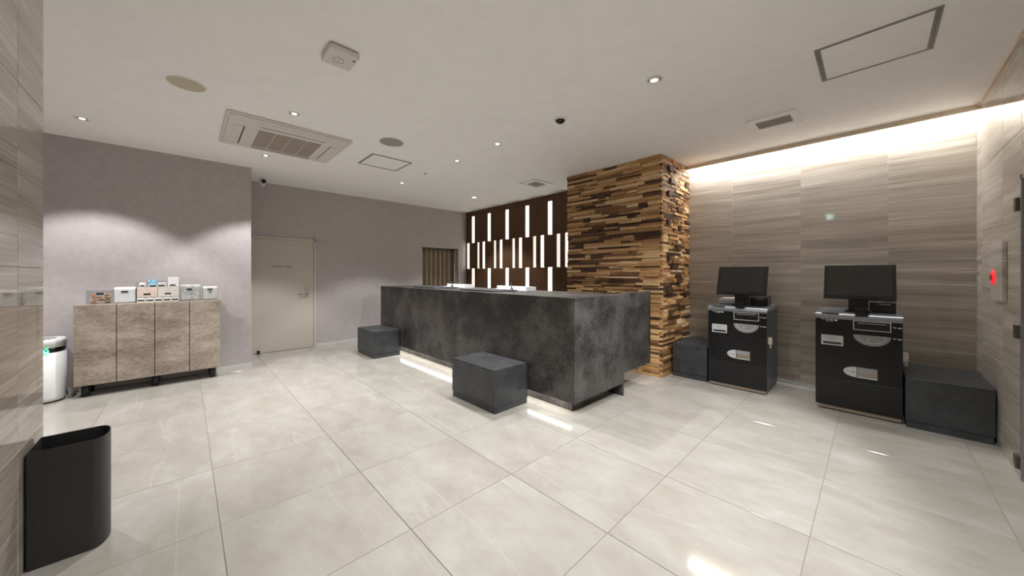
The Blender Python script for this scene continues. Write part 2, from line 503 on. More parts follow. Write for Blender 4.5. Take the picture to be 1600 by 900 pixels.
wb = box('wall_back', -1.84, XR + 0.15, YW + 0.003, YW + 0.15, 0, ZC, M['wgrout'])
tag(wb, 'polished striated limestone wall behind the two payment kiosks', 'wall', kind='structure')
tiles_on(wb, 'y', YW, -1, [-1.83, -1.278, -0.586, 0.103, XR], [0.0, 0.65, 1.43, 2.212, ZC])
wr = bmesh.new()
bm_box(wr, XR + 0.003, XR + 0.15, 3.83, YW + 0.15, 0, ZC)
bm_box(wr, XR + 0.003, XR + 0.15, 2.75, 3.83, 1.93, ZC)
bm_box(wr, XR + 0.003, XR + 0.15, YS - 0.1, 2.75, 0, ZC)
wr = from_bm('wall_right', wr, M['wgrout'])
tag(wr, 'limestone wall with the red alarm lamp beside the glass door', 'wall', kind='structure')
tiles_on(wr, 'x', XR, -1, [3.83, 4.292, 4.98, YW - 0.001], [0.0, 0.65, 1.43, 2.212, ZC])
tiles_on(wr, 'x', XR, -1, [2.75, 3.60, 3.83], [1.93, 2.212, ZC])
tiles_on(wr, 'x', XR, -1, [YS, 0.15, 0.84, 1.53, 2.22, 2.75], [0.0, 0.65, 1.43, 2.212, ZC])
wn = box('wall_front', XS + 0.001, XR + 0.15, YS - 0.15, YS - 0.003, 0, ZC, M['wgrout'])
tag(wn, 'polished limestone wall end beside the black waste bin', 'wall', kind='structure')
tiles_on(wn, 'y', YS, 1, [XS, -2.482, -1.79, -1.10, -0.41, 0.28, XR], [0.0, 0.55, 1.33, 2.11, ZC])
wp = box('wall_passage', XB - 0.2, XR + 0.15, YE - 0.15, YE, 0, ZC, M['grey'])
tag(wp, 'grey wall at the end of the side passage', 'wall', kind='structure')
wq = box('wall_passage_side', XS + 0.0, XS + 0.15, YE, YS - 0.152, 0, ZC, M['grey'])
tag(wq, 'side wall of the passage behind the limestone wall end', 'wall', kind='structure')

o = box('baseboard_back', -1.82, XR, YW - 0.02, YW, 0, 0.028, plain('metal_baseboard', (0.55, 0.58, 0.62), 0.3, metal=0.5))
tag(o, 'narrow metal baseboard under the limestone wall between the kiosks', 'baseboard', kind='structure')

# ---- cove: fascia and LED line over the limestone wall
o = box('trim_1', -1.82, XR, 5.075, 5.09, ZC - 0.046, ZC, M['trim'])
tag(o, 'beige fascia strip that hides the cove light', 'trim', kind='structure')
o = box('trim_2', XR - 0.014, XR, YS, 5.075, ZC - 0.022, ZC, M['trim'])
tag(o, 'thin beige strip along the top of the right limestone wall', 'trim', kind='structure')
co = empty('cove_light', (-0.59, 5.14, ZC), 'bright linear cove light washing the limestone wall from the ceiling edge', 'light')
box('housing', -1.80, XR - 0.005, 5.10, 5.19, ZC - 0.012, ZC - 0.001, M['white'], co)
box('light_strip', -1.78, XR - 0.02, 5.115, 5.165, ZC - 0.020, ZC - 0.012, M['cove'], co)

# ---- walnut wall with lit slots
ww = box('wall_walnut', XB - 0.0, -3.1, YD + 0.035, YD + 0.15, 0, ZC, M['dark'])
tag(ww, 'dark walnut panel wall with rows of lit vertical slots', 'wall', kind='structure')
Z1, Z2, ZT = 1.428, 2.047, 2.68
T0 = -6.623
def panel(x0, x1, z0, z1):
    if x1 - x0 > 0.01:
        box('panel', x0 + 0.0012, x1 - 0.0012, YD, YD + 0.030, z0 + 0.0012, z1 - 0.0012, M['walnut'], ww, share=True)
def strip(x0, x1, z0, z1, m):
    box('light_strip', x0, x1, YD + 0.022, YD + 0.034, z0, z1, m, ww, share=True)
WX0, WX1 = XB, -3.14
tops = [T0 + 0.6 * k for k in range(6)]
hw = 0.055
edge = WX0
for c in tops:
    cut = c - 0.3 if c - 0.3 > WX0 else WX0
    for z0, z1 in ((Z2, ZT), (0.0, Z1)):
        panel(edge, c - hw, z0, z1)
        panel(c + hw, min(c + 0.3, WX1), z0, z1)
        strip(c - hw, c + hw, z0 + (0.0 if z0 else 0.55), z1, M['slot'])
        if not z0: panel(c - hw, c + hw, 0, 0.55)
    panel(max(cut, WX0), min(c + 0.3, WX1), ZT, ZC)
    edge = c + 0.3
mids = []
for k in range(6):
    mids += [T0 + 0.6 * k - 0.197, T0 + 0.6 * k + 0.2]
hm = 0.046
edge = WX0
for i, c in enumerate(mids):
    panel(edge, c - hm, Z1, Z2)
    strip(c - hm, c + hm, Z1, Z2, M['slot'] if i % 2 == 0 else M['slotdim'])
    edge = c + hm
panel(edge, WX1, Z1, Z2)

# ---- pillar clad in wood blocks
PX0, PX1 = -3.28, -1.82
core = box('pillar', PX0 + 0.03, PX1 - 0.03, YP + 0.03, YW - 0.005, 0, ZC - 0.001, M['dark'])
tag(core, 'square pillar clad in stacked strips of reclaimed wood', 'pillar', kind='structure')
rng = random.Random(11)
blocks = []      # (x0,x1,y0,y1,z0,z1,tone,visible size)
def tone():
    r = rng.random()
    if r < 0.26: return rng.uniform(0.02, 0.24)
    if r < 0.62: return rng.uniform(0.24, 0.52)
    if r < 0.86: return rng.uniform(0.52, 0.80)
    return rng.uniform(0.80, 1.0)
z = 0.0
row = 0
while z < ZC - 0.004:
    h = rng.choice((0.022, 0.027, 0.032, 0.032, 0.038))
    if ZC - (z + h) < 0.015: h = ZC - z - 0.0005
    # front run, from the corner leftwards
    x = PX1 + (0.0 if row % 2 else -0.028)
    first = True
    while x > PX0 + 0.001:
        l = rng.uniform(0.20, 0.34) if first else rng.choice((0.12, 0.2, 0.3, 0.42, 0.55)) * rng.uniform(0.8, 1.25)
        x2 = max(PX0, x - l)
        if x2 - PX0 < 0.05: x2 = PX0
        pr = rng.uniform(0.0, 0.03)
        t = tone()
        if first: t = rng.uniform(0.45, 0.85) if rng.random() < 0.75 else t
        vis = (x - x2) * h if (z > 1.04 or x > -1.93) else 0
        blocks.append((x2 + 0.0006, x - 0.0006, YP - pr, YP + 0.034, z + 0.0005, z + h - 0.0005, t, vis))
        x = x2; first = False
    # side run, from the corner backwards
    y = YP + (0.034 if row % 2 else 0.0)
    if row % 2 == 0: y = YP + 0.0
    first = True
    while y < YW - 0.006:
        l = rng.choice((0.1, 0.16, 0.24, 0.32)) * rng.uniform(0.8, 1.3)
        y2 = min(YW - 0.005, y + l)
        if YW - 0.005 - y2 < 0.05: y2 = YW - 0.005
        pr = rng.uniform(0.0, 0.024)
        y0 = y
        if first and row % 2: y0 = YP + 0.035
        t = tone()
        xin = PX1 - 0.028
        vis = (y2 - y0) * h * 0.75
        blocks.append((xin + 0.0005, PX1 + (pr if not first else pr * 0.3), y0 + 0.0006, y2 - 0.0006, z + 0.0005, z + h - 0.0005, t, vis))
        y = y2; first = False
    z += h
    row += 1
# thicker dark blocks standing proud of both faces
for (yy, zz, l) in ((4.47, 2.62, .10), (4.52, 2.47, .13), (4.45, 2.30, .09), (5.02, 2.49, .10), (4.75, 2.13, .16), (4.43, 1.93, .08), (4.78, 1.88, .10),
                    (4.45, 1.47, .08), (4.56, 1.36, .18), (4.42, 1.05, .16), (4.74, 1.18, .16), (4.80, 0.82, .20), (4.5, 0.78, .10), (4.70, 1.62, .12)):
    blocks.append((PX1 - 0.01, PX1 + 0.034, yy, yy + l, zz, zz + 0.062, rng.uniform(0.05, 0.16), 1.0))
for (xx, zz, l) in ((-2.72, 2.36, .12), (-2.12, 2.16, .12), (-2.98, 2.06, .11), (-3.12, 1.71, .12), (-2.13, 1.75, .11), (-2.71, 1.78, .18), (-3.02, 1.33, .26), (-2.55, 1.18, .22), (-2.85, 1.52, .2)):
    blocks.append((xx, xx + l, YP - 0.030, YP + 0.01, zz, zz + 0.062, rng.uniform(0.03, 0.17), 1.0))
blocks.sort(key=lambda b: -b[7])
def block_mesh(bm, b, lay):
    n0 = len(bm.verts)
    vs = bm_box(bm, *b[:6])
    for v in vs: v[lay] = b[6]
for b in blocks[:298]:
    bm = bmesh.new(); lay = bm.verts.layers.float.new('tone')
    block_mesh(bm, b, lay)
    from_bm('wood_block', bm, M['wood'], core)
bm = bmesh.new(); lay = bm.verts.layers.float.new('tone')
for b in blocks[298:]: block_mesh(bm, b, lay)
o = from_bm('wood_blocks', bm, M['wood'], core)
o['kind'] = 'stuff'
o['label'] = 'smaller strips of reclaimed wood between the long ones'

# ---- cream door in the far grey wall
dr = empty('door_1', (XB, 1.235, 0), 'cream metal door with lever handle and small staff lettering', 'door', kind='structure')
DY0, DY1, DZ = 0.78, 1.69, 1.912
bm = bmesh.new()
bm_box(bm, XB, XB + 0.022, DY0 - 0.03, DY0, 0, DZ)
bm_box(bm, XB, XB + 0.022, DY1 - 0.028, DY1, 0, DZ)
bm_box(bm, XB, XB + 0.022, DY0 - 0.03, DY1, DZ - 0.028, DZ)
from_bm('door_frame', bm, M['doorframe'], dr)
lf = box('door_leaf', XB, XB + 0.010, DY0 + 0.004, DY1 - 0.034, 0.006, DZ - 0.034, M['door'], dr)
text('lettering', 'STAFF ONLY', 0.048, (XB + 0.0108, 1.195, 1.424), (math.pi / 2, 0, math.pi / 2), M['txt'], lf)
disc_x('cylinder_lock', 1.548, 1.045, 0.025, XB + 0.010, XB + 0.028, M['steel'], lf)
hd = disc_x('handle_rose', 1.553, 0.955, 0.026, XB + 0.010, XB + 0.022, M['steel'], lf)
o = tube('lever', [(XB + 0.02, 1.553, 0.955), (XB + 0.062, 1.553, 0.955), (XB + 0.066, 1.535, 0.954), (XB + 0.066, 1.415, 0.948)], 0.010, M['steel'], lf)
o = box('door_stop', XB + 0.02, XB + 0.06, 0.835, 0.875, 0, 0.055, M['blackmatte'], None, bevel=0.006)
tag(o, 'small black door stop on the floor by the cream door', 'door stop')

# ---- curtain in the opening
def curtain():
    root = empty('curtain', (XB - 0.08, 4.25, 0), 'taupe pleated curtain hanging in the opening beside the walnut wall', 'curtain')
    bm = bmesh.new()
    y0, y1, z0, z1 = CY0 + 0.01, 4.64, 0.02, CZ1 - 0.03
    n = 150
    pts = []
    for i in range(n + 1):
        t = i / n
        ph = t * 7.0
        f = ph - math.floor(ph)
        xx = XB - 0.10 + 0.05 * math.sin(2 * math.pi * ph) + 0.012 * math.sin(4 * math.pi * ph + 0.6)
        pts.append((xx, y0 + (y1 - y0) * t))
    A = [bm.verts.new((p[0], p[1], z0)) for p in pts]
    B = [bm.verts.new((p[0], p[1], z1 - 0.10)) for p in pts]
    C2 = [bm.verts.new((XB - 0.10 + (p[0] - XB + 0.10) * 0.45, p[1], z1)) for p in pts]
    for i in range(n):
        bm.faces.new((A[i], A[i + 1], B[i + 1], B[i])); bm.faces.new((B[i], B[i + 1], C2[i + 1], C2[i]))
    cl = from_bm('cloth', bm, M['curtain'], root, smooth=True)
    sm = cl.modifiers.new('thickness', 'SOLIDIFY'); sm.thickness = 0.003
    box('rail', XB - 0.12, XB - 0.08, CY0 + 0.002, CY1 - 0.002, CZ1 - 0.028, CZ1 - 0.002, M['curtainrail'], root)
    box('side_channel', XB - 0.14, XB - 0.02, 4.66, 4.755, 0.0, CZ1 - 0.03, M['alu'], root)
    tube('draw_chain', [(XB - 0.01, 4.655, 1.55), (XB - 0.01, 4.655, 1.1)], 0.006, M['white'], root)
    return root
curtain()

# ---- glass door on the right with its hinges
gd = empty('door_2', (XR + 0.03, 3.3, 0), 'glass door with grey metal frame and bronze hinges at the picture edge', 'door', kind='structure')
bm = bmesh.new()
bm_box(bm, XR - 0.006, XR + 0.06, 3.80, 3.828, 0, 1.925)
bm_box(bm, XR - 0.006, XR + 0.06, 2.755, 2.785, 0, 1.925)
bm_box(bm, XR - 0.006, XR + 0.06, 2.755, 3.828, 1.895, 1.925)
from_bm('door_frame', bm, M['gframe'], gd)
box('pane', XR + 0.02, XR + 0.03, 2.787, 3.798, 0.01, 1.893, M['doorglass'], gd)
for zz in (1.745, 0.93, 0.10):
    box('hinge', XR - 0.022, XR - 0.0005, 3.84, 3.895, zz - 0.042, zz + 0.042, M['bronze'], gd, bevel=0.003, share=True)
bm = bmesh.new()
bm_box(bm, XR + 1.5, XR + 1.6, 1.5, YW, 0, ZC)
o = from_bm('wall_entrance', bm, M['grey'])
tag(o, 'grey wall outside the glass door', 'wall', kind='structure')
o = box('ceiling_entrance', XR + 0.15, XR + 1.6, YS, YW + 0.1, ZC, ZC + 0.1, M['ceiling'])
tag(o, 'plain ceiling outside the glass door', 'ceiling', kind='structure')

# ================================================================== CEILING FIXTURES
def downlight(x, y, label, r=0.052, power=LAMP_W, tiltring=False, half=47, col=LAMP_COL, tilt=0.0):
    t = empty('downlight', (x, y, ZC), label, 'downlight', 'recessed downlights in the ceiling')
    lathe('trim_ring', [(r * 0.74, -0.0005), (r * 0.74, -0.004), (r * 0.86, -0.0065), (r, -0.005), (r, -0.0005)], (x, y, ZC), M['white'], t, n=28)
    lathe('reflector', [(r * 0.74, -0.003), (r * 0.52, -0.0015), (r * 0.40, -0.0012)], (x, y, ZC), M['chrome'], t, n=28)
    lathe('lamp_face', [(0, -0.0016), (r * 0.40, -0.0016)], (x, y, ZC), M['lampface'], t, n=20)
    if tiltring:
        lathe('gimbal', [(r * 0.44, -0.002), (r * 0.46, -0.011), (r * 0.60, -0.011), (r * 0.62, -0.002)], (x, y, ZC), M['white'], t, n=28)
    ld = bpy.data.lights.new('downlight_beam', 'SPOT')
    ld.energy = power
    ld.color = col
    ld.spot_size = math.radians(half * 2)
    ld.spot_blend = 0.30
    ld.shadow_soft_size = 0.03
    lo = bpy.data.objects.new('downlight_beam', ld)
    attach(lo, t, (x, y, ZC - 0.016))
    lo.rotation_euler = (0, math.radians(tilt), 0)
    return t

downlight(-1.165, 2.62, 'larger white gimbal downlight set apart before the square exhaust vent', 0.062, tiltring=True)
downlight(-5.27, -0.726, 'recessed downlight over the air purifier end of the brown cabinet')
downlight(-3.74, 0.739, 'recessed downlight just before the air conditioner cassette')
downlight(-5.306, 0.735, 'recessed downlight between the air conditioner cassette and grey wall')
downlight(-2.99, 2.61, 'recessed downlight over the counter, closest to the black dome camera')
downlight(-3.81, 2.615, 'recessed downlight over the counter, second from the dome camera')
downlight(-5.36, 2.59, 'recessed downlight over the far end of the counter')
downlight(-5.395, 4.10, 'recessed downlight near the walnut wall behind the counter', 0.07, power=LAMP_W * 0.8)
downlight(-0.95, 0.70, 'added unseen fill lamp overhead in the middle of the near lobby', power=LAMP_W * 0.34, col=WARM_COL, half=58)  # lamp added out of view to give the near lobby more light
downlight(0.05, 2.62, 'added unseen lamp overhead near the glass door, aimed at the counter end', 0.062, power=LAMP_W * 1.9, tiltring=True, half=44, tilt=38, col=COOL_COL)  # added out of view, tilted to brighten the counter's end panel
downlight(0.10, 1.00, 'added unseen fill lamp overhead beside the right limestone wall', power=LAMP_W * 1.15, col=COOL_COL, half=60)  # added out of view as fill for the right side
downlight(-4.6, -1.2, 'recessed downlight in the side passage behind the limestone wall end')
# small ceiling sensor between downlights
se = empty('ceiling_sensor', (-4.58, 2.58, ZC), 'tiny ceiling sensor between two downlights over the counter', 'sensor')
lathe('body', [(0.028, 0), (0.026, -0.008), (0.012, -0.010), (0, -0.010)], (-4.58, 2.58, ZC), M['white'], se)
lathe('lens', [(0.011, -0.0095), (0.008, -0.022), (0, -0.024)], (-4.58, 2.58, ZC), M['blacklens'], se)

# smoke detector / alarm box
sd = empty('ceiling_alarm', (-2.50, 0.765, ZC), 'square white alarm unit with ring marking on the near ceiling', 'alarm')
box('body', -2.605, -2.40, 0.672, 0.858, ZC - 0.045, ZC - 0.006, M['offwhite'], sd, bevel=0.008)
box('mounting_plate', -2.595, -2.41, 0.682, 0.848, ZC - 0.008, ZC - 0.0005, M['gap'], sd)
lathe('ring', [(0.032, -0.0455), (0.032, -0.047), (0.0345, -0.047), (0.0345, -0.0455)], (-2.51, 0.755, ZC), M['alu'], sd)
box('slit', -2.516, -2.504, 0.752, 0.758, ZC - 0.047, ZC - 0.0448, M['alu'], sd)
lathe('indicator', [(0.0075, -0.0448), (0.006, -0.049), (0, -0.049)], (-2.452, 0.835, ZC), M['gap'], sd)

def ceiling_speaker(x, y, r, m, label):
    t = empty('ceiling_speaker', (x, y, ZC), label, 'speaker', 'round ceiling speakers')
    lathe('rim', [(r * 0.93, -0.001), (r * 0.93, -0.006), (r, -0.004), (r, -0.0005)], (x, y, ZC), M['offwhite'] if m is M['litdisc'] else m, t, n=40)
    lathe('mesh', [(0, -0.005), (r * 0.93, -0.004)], (x, y, ZC), m, t, n=40)
ceiling_speaker(-3.735, 0.006, 0.118, M['litdisc'], 'round ceiling speaker coloured beige as if lit, near the limestone wall end')  # beige tone paints in the light falling on this speaker
ceiling_speaker(-3.78, 1.70, 0.128, M['greydisc'], 'round grey ceiling speaker beside the small access hatch')

def hatch(x0, x1, y0, y1, label, wx, wy):
    t = empty('access_hatch', ((x0 + x1) / 2, (y0 + y1) / 2, ZC), label, 'hatch', 'ceiling access hatches')
    za, zb = ZC - 0.004, ZC - 0.0004
    box('frame_rail', x0, x1, y0, y0 + wy, za, zb, M['alu'], t)
    box('frame_rail', x0, x1, y1 - wy, y1, za, zb, M['alu'], t)
    box('frame_rail', x0, x0 + wx, y0 + wy, y1 - wy, za, zb, M['alu'], t)
    box('frame_rail', x1 - wx, x1, y0 + wy, y1 - wy, za, zb, M['alu'], t)
    box('panel', x0 + wx, x1 - wx, y0 + wy, y1 - wy, ZC - 0.002, zb, M['ceiling'], t)
    for xx in (x0 + wx * 0.5, x1 - wx * 0.5):
        box('seam', xx - 0.0012, xx + 0.0012, y0 + wy, y1 - wy, za - 0.0006, za + 0.001, M['gap'], t)
    lathe('latch', [(0.006, -0.004), (0.005, -0.0065), (0, -0.0065)], (x0 + wx * 0.55, (y0 + y1) / 2, ZC), M['steel'], t, n=12)
hatch(-4.80, -4.29, 1.685, 2.22, 'smaller aluminium-framed access hatch beside the grey speaker', 0.022, 0.022)
hatch(-0.277, 0.273, 3.06, 3.60, 'larger aluminium-framed access hatch above the right kiosk side', 0.030, 0.022)

def vent(x0, x1, y0, y1, label, ix, iy, n, along):
    t = empty('ceiling_vent', ((x0 + x1) / 2, (y0 + y1) / 2, ZC), label, 'vent', 'square ceiling vents')
    a, b, c, d = x0 + ix, x1 - ix, y0 + iy, y1 - iy
    za, zb = ZC - 0.014, ZC - 0.0006
    box('frame_rail', x0, x1, y0, c, za, zb, M['white'], t)
    box('frame_rail', x0, x1, d, y1, za, zb, M['white'], t)
    box('frame_rail', x0, a, c, d, za, zb, M['white'], t)
    box('frame_rail', b, x1, c, d, za, zb, M['white'], t)
    box('backing', a, b, c, d, ZC - 0.003, zb, M['dark'], t)
    for k in range(n):
        if along == 'y':
            xx = a + (b - a) * (k + 0.5) / n
            box('slat', xx - (b - a) / n * 0.15, xx + (b - a) / n * 0.15, c, d, za + 0.001, za + 0.003, M['white'], t, share=True)
        else:
            yy = c + (d - c) * (k + 0.5) / n
            box('slat', a, b, yy - (d - c) / n * 0.33, yy + (d - c) / n * 0.33, za + 0.001, za + 0.009, M['greydisc'], t, share=True)
vent(-0.87, -0.478, 4.00, 4.38, 'square white exhaust vent with dark slats over the kiosks', 0.058, 0.085, 20, 'y')
vent(-4.045, -3.67, 4.00, 4.43, 'square white vent by the pillar and walnut wall', 0.075, 0.09, 12, 'x')

# air conditioner cassette
AX0, AX1, AY0, AY1 = -5.07, -4.03, 0.268, 1.372
ac = empty('air_conditioner', ((AX0 + AX1) / 2, (AY0 + AY1) / 2, ZC), 'white four-way ceiling air conditioner cassette with taupe grille', 'air conditioner')
def rrect(x0, x1, y0, y1, r, n=6):
    p = []
    for cx, cy, a0 in ((x1 - r, y1 - r, 0), (x0 + r, y1 - r, 90), (x0 + r, y0 + r, 180), (x1 - r, y0 + r, 270)):
        for k in range(n + 1):
            a = math.radians(a0 + 90 * k / n)
            p.append((cx + r * math.cos(a), cy + r * math.sin(a)))
    return p
prism('panel', rrect(AX0, AX1, AY0, AY1, 0.045), 'z', ZC - 0.016, ZC - 0.001, M['offwhite'], ac)
prism('inner_panel', rrect(AX0 + 0.03, AX1 - 0.03, AY0 + 0.03, AY1 - 0.03, 0.04), 'z', ZC - 0.024, ZC - 0.014, M['offwhite'], ac)
GX0, GX1, GY0, GY1 = -4.925, -4.335, 0.545, 1.128
gr = box('grille_frame', GX0, GX1, GY0, GY1, ZC - 0.027, ZC - 0.020, M['offwhite'], ac)
for k in range(4):
    a = GY0 + (GY1 - GY0) * k / 4 + 0.004
    b = GY0 + (GY1 - GY0) * (k + 1) / 4 - 0.004
    box('grille_panel', GX0 + 0.004, GX1 - 0.004, a, b, ZC - 0.030, ZC - 0.026, M['grille'], gr, share=True)
zl = ZC - 0.0265
def louver(x0, x1, y0, y1, gap):
    box('louver', x0, x1, y0, y1, zl - 0.0008, zl + 0.004, M['offwhite'], ac)
    box('louver_gap', *gap, zl - 0.002, zl + 0.004, M['gap'], ac)
louver(-4.235, -4.125, 0.55, 1.14, (-4.245, -4.237, 0.55, 1.14))
louver(-5.035, -4.985, 0.55, 1.14, (-4.983, -4.977, 0.55, 1.14))
louver(-4.93, -4.33, 0.345, 0.42, (-4.93, -4.33, 0.422, 0.432))
louver(-4.93, -4.33, 1.225, 1.30, (-4.93, -4.33, 1.219, 1.223))

# cameras
dc = empty('dome_camera', (-2.09, 2.63, ZC), 'black dome security camera in white ring on the ceiling', 'camera')
lathe('ring', [(0.047, -0.001), (0.047, -0.014), (0.056, -0.014), (0.066, -0.001)], (-2.09, 2.63, ZC), M['white'], dc)
lathe('dome', [(0.047, -0.008)] + [(0.046 * math.cos(a * math.pi / 16), -0.010 - 0.036 * math.sin(a * math.pi / 16)) for a in range(0, 9)], (-2.09, 2.63, ZC), M['blacklens'], dc)
lathe('lens_band', [(0.0475, -0.011), (0.047, -0.018), (0.0445, -0.018)], (-2.09, 2.63, ZC), M['ksatin'], dc)
bc = empty('bullet_camera', (-6.70, 0.88, ZC), 'small bullet security camera in the ceiling corner over the door', 'camera')
lathe('mount', [(0, 0), (0.045, 0), (0.045, -0.015), (0.02, -0.02), (0.02, -0.035)], (-6.70, 0.88, ZC), M['white'], bc)
bm = bmesh.new()
bmesh.ops.create_cone(bm, cap_ends=True, segments=20, radius1=0.035, radius2=0.035, depth=0.12, matrix=Matrix.Translation((-6.67, 0.89, ZC - 0.058)) @ Matrix.Rotation(math.radians(80), 4, 'Y'))
from_bm('housing', bm, M['white'], bc)
bm = bmesh.new()
bmesh.ops.create_cone(bm, cap_ends=True, segments=20, radius1=0.031, radius2=0.031, depth=0.03, matrix=Matrix.Translation((-6.604, 0.89, ZC - 0.047)) @ Matrix.Rotation(math.radians(80), 4, 'Y'))
from_bm('lens', bm, M['blacklens'], bc)

# exit sign over the near limestone wall (seen mirrored in the kiosk wall)
ex = empty('exit_sign', (-0.70, YS, 2.63), 'small lit turquoise exit sign seen mirrored in the kiosk wall', 'sign')
box('housing', -0.775, -0.625, YS, YS + 0.03, 2.56, 2.70, M['white'], ex, bevel=0.004)
box('lit_face', -0.768, -0.632, YS + 0.030, YS + 0.033, 2.567, 2.693, M['exit'], ex)
box('doorway_mark', -0.745, -0.700, YS + 0.033, YS + 0.0345, 2.58, 2.68, M['exitw'], ex)
prism('arrow_mark', [(-0.685, 2.62), (-0.685, 2.642), (-0.664, 2.642), (-0.664, 2.658), (-0.642, 2.631), (-0.664, 2.604), (-0.664, 2.62)], 'y', YS + 0.033, YS + 0.0345, M['exitw'], ex)

# ================================================================== COUNTER
CX0, CX1, CYF, CYB, CZB, CZT = -6.044, -1.842, 2.52, 3.405, 0.130, 1.083
ct = empty('reception_counter', ((CX0 + CX1) / 2, (CYF + CYB) / 2, 0), 'long charcoal stone-look reception counter floating over a lit plinth', 'counter')
TH = 0.03
box('front_panel', CX0, CX1, CYF, CYF + TH, CZB, CZT, M['counter'], ct, bevel=0.001, seg=1)
box('end_panel', CX1 - TH, CX1, CYF + TH, CYB, CZB, CZT, M['counter'], ct, bevel=0.001, seg=1)
box('end_panel', CX0, CX0 + TH, CYF + TH, CYB, CZB, CZT, M['counter'], ct, bevel=0.001, seg=1)
box('worktop', CX0 + TH, CX1 - TH, CYF + TH, CYB, CZT - 0.03, CZT - 0.0005, M['counter'], ct)
box('underside', CX0 + TH, CX1 - TH, CYF + TH, CYB - 0.03, CZB, CZB + 0.02, M['offwhite'], ct)
box('plinth', CX0 + 0.14, -1.965, 2.655, 3.30, 0, CZB - 0.0005, M['counter'], ct)
box('back_panel', CX0, CX1, CYB - 0.028, CYB, 0, CZB - 0.0005, M['counter'], ct)
box('light_strip', CX0 + 0.1, -1.93, CYF + 0.034, CYF + 0.085, CZB - 0.010, CZB - 0.0005, M['deskled'], ct)

# gate between counter and pillar
gt = empty('swing_gate', (-1.875, 3.77, 0), 'charcoal swing gate panel between the counter and wood pillar', 'gate')
box('panel', -1.915, -1.885, 3.425, 4.115, 0.215, 1.088, M['counter'], gt, bevel=0.001, seg=1)
box('edge_strip', -1.917, -1.883, 4.115, 4.128, 0.215, 1.088, M['blackmatte'], gt)
for zz in (0.35, 0.95):
    box('hinge', -1.925, -1.89, 3.406, 3.424, zz, zz + 0.08, M['steel'], gt)

# desk sets on the counter
def desk_set(x0, label_mat, label_pen, label_tray, dx):
    m = empty('desk_mat', (x0, 2.88, CZT), label_mat, 'desk mat', 'slate writing mats on the counter')
    y0, y1 = 2.66, 3.10
    box('board', x0, x0 + 0.64, y0, y1, CZT, CZT + 0.012, M['mat'], m, bevel=0.002)
    prism('edge', [(y0 - 0.006, CZT), (y0, CZT + 0.016), (y0 + 0.012, CZT + 0.012), (y0 + 0.012, CZT)], 'x', x0, x0 + 0.64, M['blackmatte'], m)
    t = empty('card_tray', (x0 + 0.45, 3.17, CZT), label_tray, 'tray', 'white card trays on the counter')
    box('base', x0 + 0.02, x0 + 0.78, 3.12, 3.30, CZT, CZT + 0.006, M['paper'], t)
    box('rim', x0 + 0.02, x0 + 0.78, 3.29, 3.30, CZT + 0.006, CZT + 0.05, M['paper'], t)
    box('rim', x0 + 0.77, x0 + 0.78, 3.12, 3.29, CZT + 0.006, CZT + 0.05, M['paper'], t)
    px = x0 + 0.69
    p = empty('pen_stand', (px, 2.95, CZT), label_pen, 'pen stand', 'pen stands on the counter')
    lathe('base', [(0, 0), (0.045, 0), (0.045, 0.008), (0.018, 0.018), (0.016, 0.045), (0, 0.045)], (px, 2.95, CZT), M['blackmatte'], p, n=20)
    tube('pen', [(px, 2.95, CZT + 0.03), (px - 0.02, 2.955, CZT + 0.10)], 0.006, M['blackmatte'], p)
    pts = [(px + 0.01 + 0.045 * math.sin(k / 24 * math.pi) - 0.10 * k / 24, 2.96 + 0.03 * k / 24, CZT + 0.10 + 0.10 * math.sin(k / 24 * math.pi) * 0.8) for k in range(25)]
    tube('coil_cord', pts, 0.0035, M['cable'], p, n=6)
desk_set(-5.12, 'slate desk mat at the far end of the counter top', 'black pen stand beside the mat before the curtain', 'white card tray behind the mat before the curtain', 0)
desk_set(-3.80, 'slate desk mat on the counter top before the lit slots', 'black pen stand beside the mat before the lit slots', 'white card tray behind the mat before the lit slots', 0)

# ================================================================== STOOLS AND BENCHES
def cube_stool(name, x0, x1, y0, y1, h, label, cat, group):
    t = empty(name, ((x0 + x1) / 2, (y0 + y1) / 2, 0), label, cat, group)
    box('base', x0 + 0.006, x1 - 0.006, y0 + 0.006, y1 - 0.006, 0, 0.055, M['stool'], t)
    box('body', x0, x1, y0, y1, 0.058, h - 0.012, M['stool'], t, bevel=0.003)
    box('seat', x0, x1, y0, y1, h - 0.011, h, M['stool'], t, bevel=0.004)
cube_stool('cube_stool', -3.098, -2.405, 2.063, 2.505, 0.408, 'dark slate block stool in the middle of the counter front', 'stool', 'block stools before the counter')
cube_stool('cube_stool', -5.925, -5.255, 2.078, 2.512, 0.412, 'dark slate block stool at the far end of the counter', 'stool', 'block stools before the counter')
cube_stool('block_bench', 0.186, XR - 0.008, 4.44, YW - 0.025, 0.418, 'dark slate block bench in the corner against the right limestone wall', 'bench', 'block benches by the kiosks')
cube_stool('block_bench', -1.775, -1.375, 4.535, YW - 0.025, 0.418, 'dark slate block bench between the wood pillar and a kiosk', 'bench', 'block benches by the kiosks')

# ================================================================== KIOSKS
def arc(cx, cz, rx, rz, a0, a1, n):
    return [(cx + rx * math.cos(math.radians(a0 + (a1 - a0) * k / n)), cz + rz * math.sin(math.radians(a0 + (a1 - a0) * k / n))) for k in range(n + 1)]

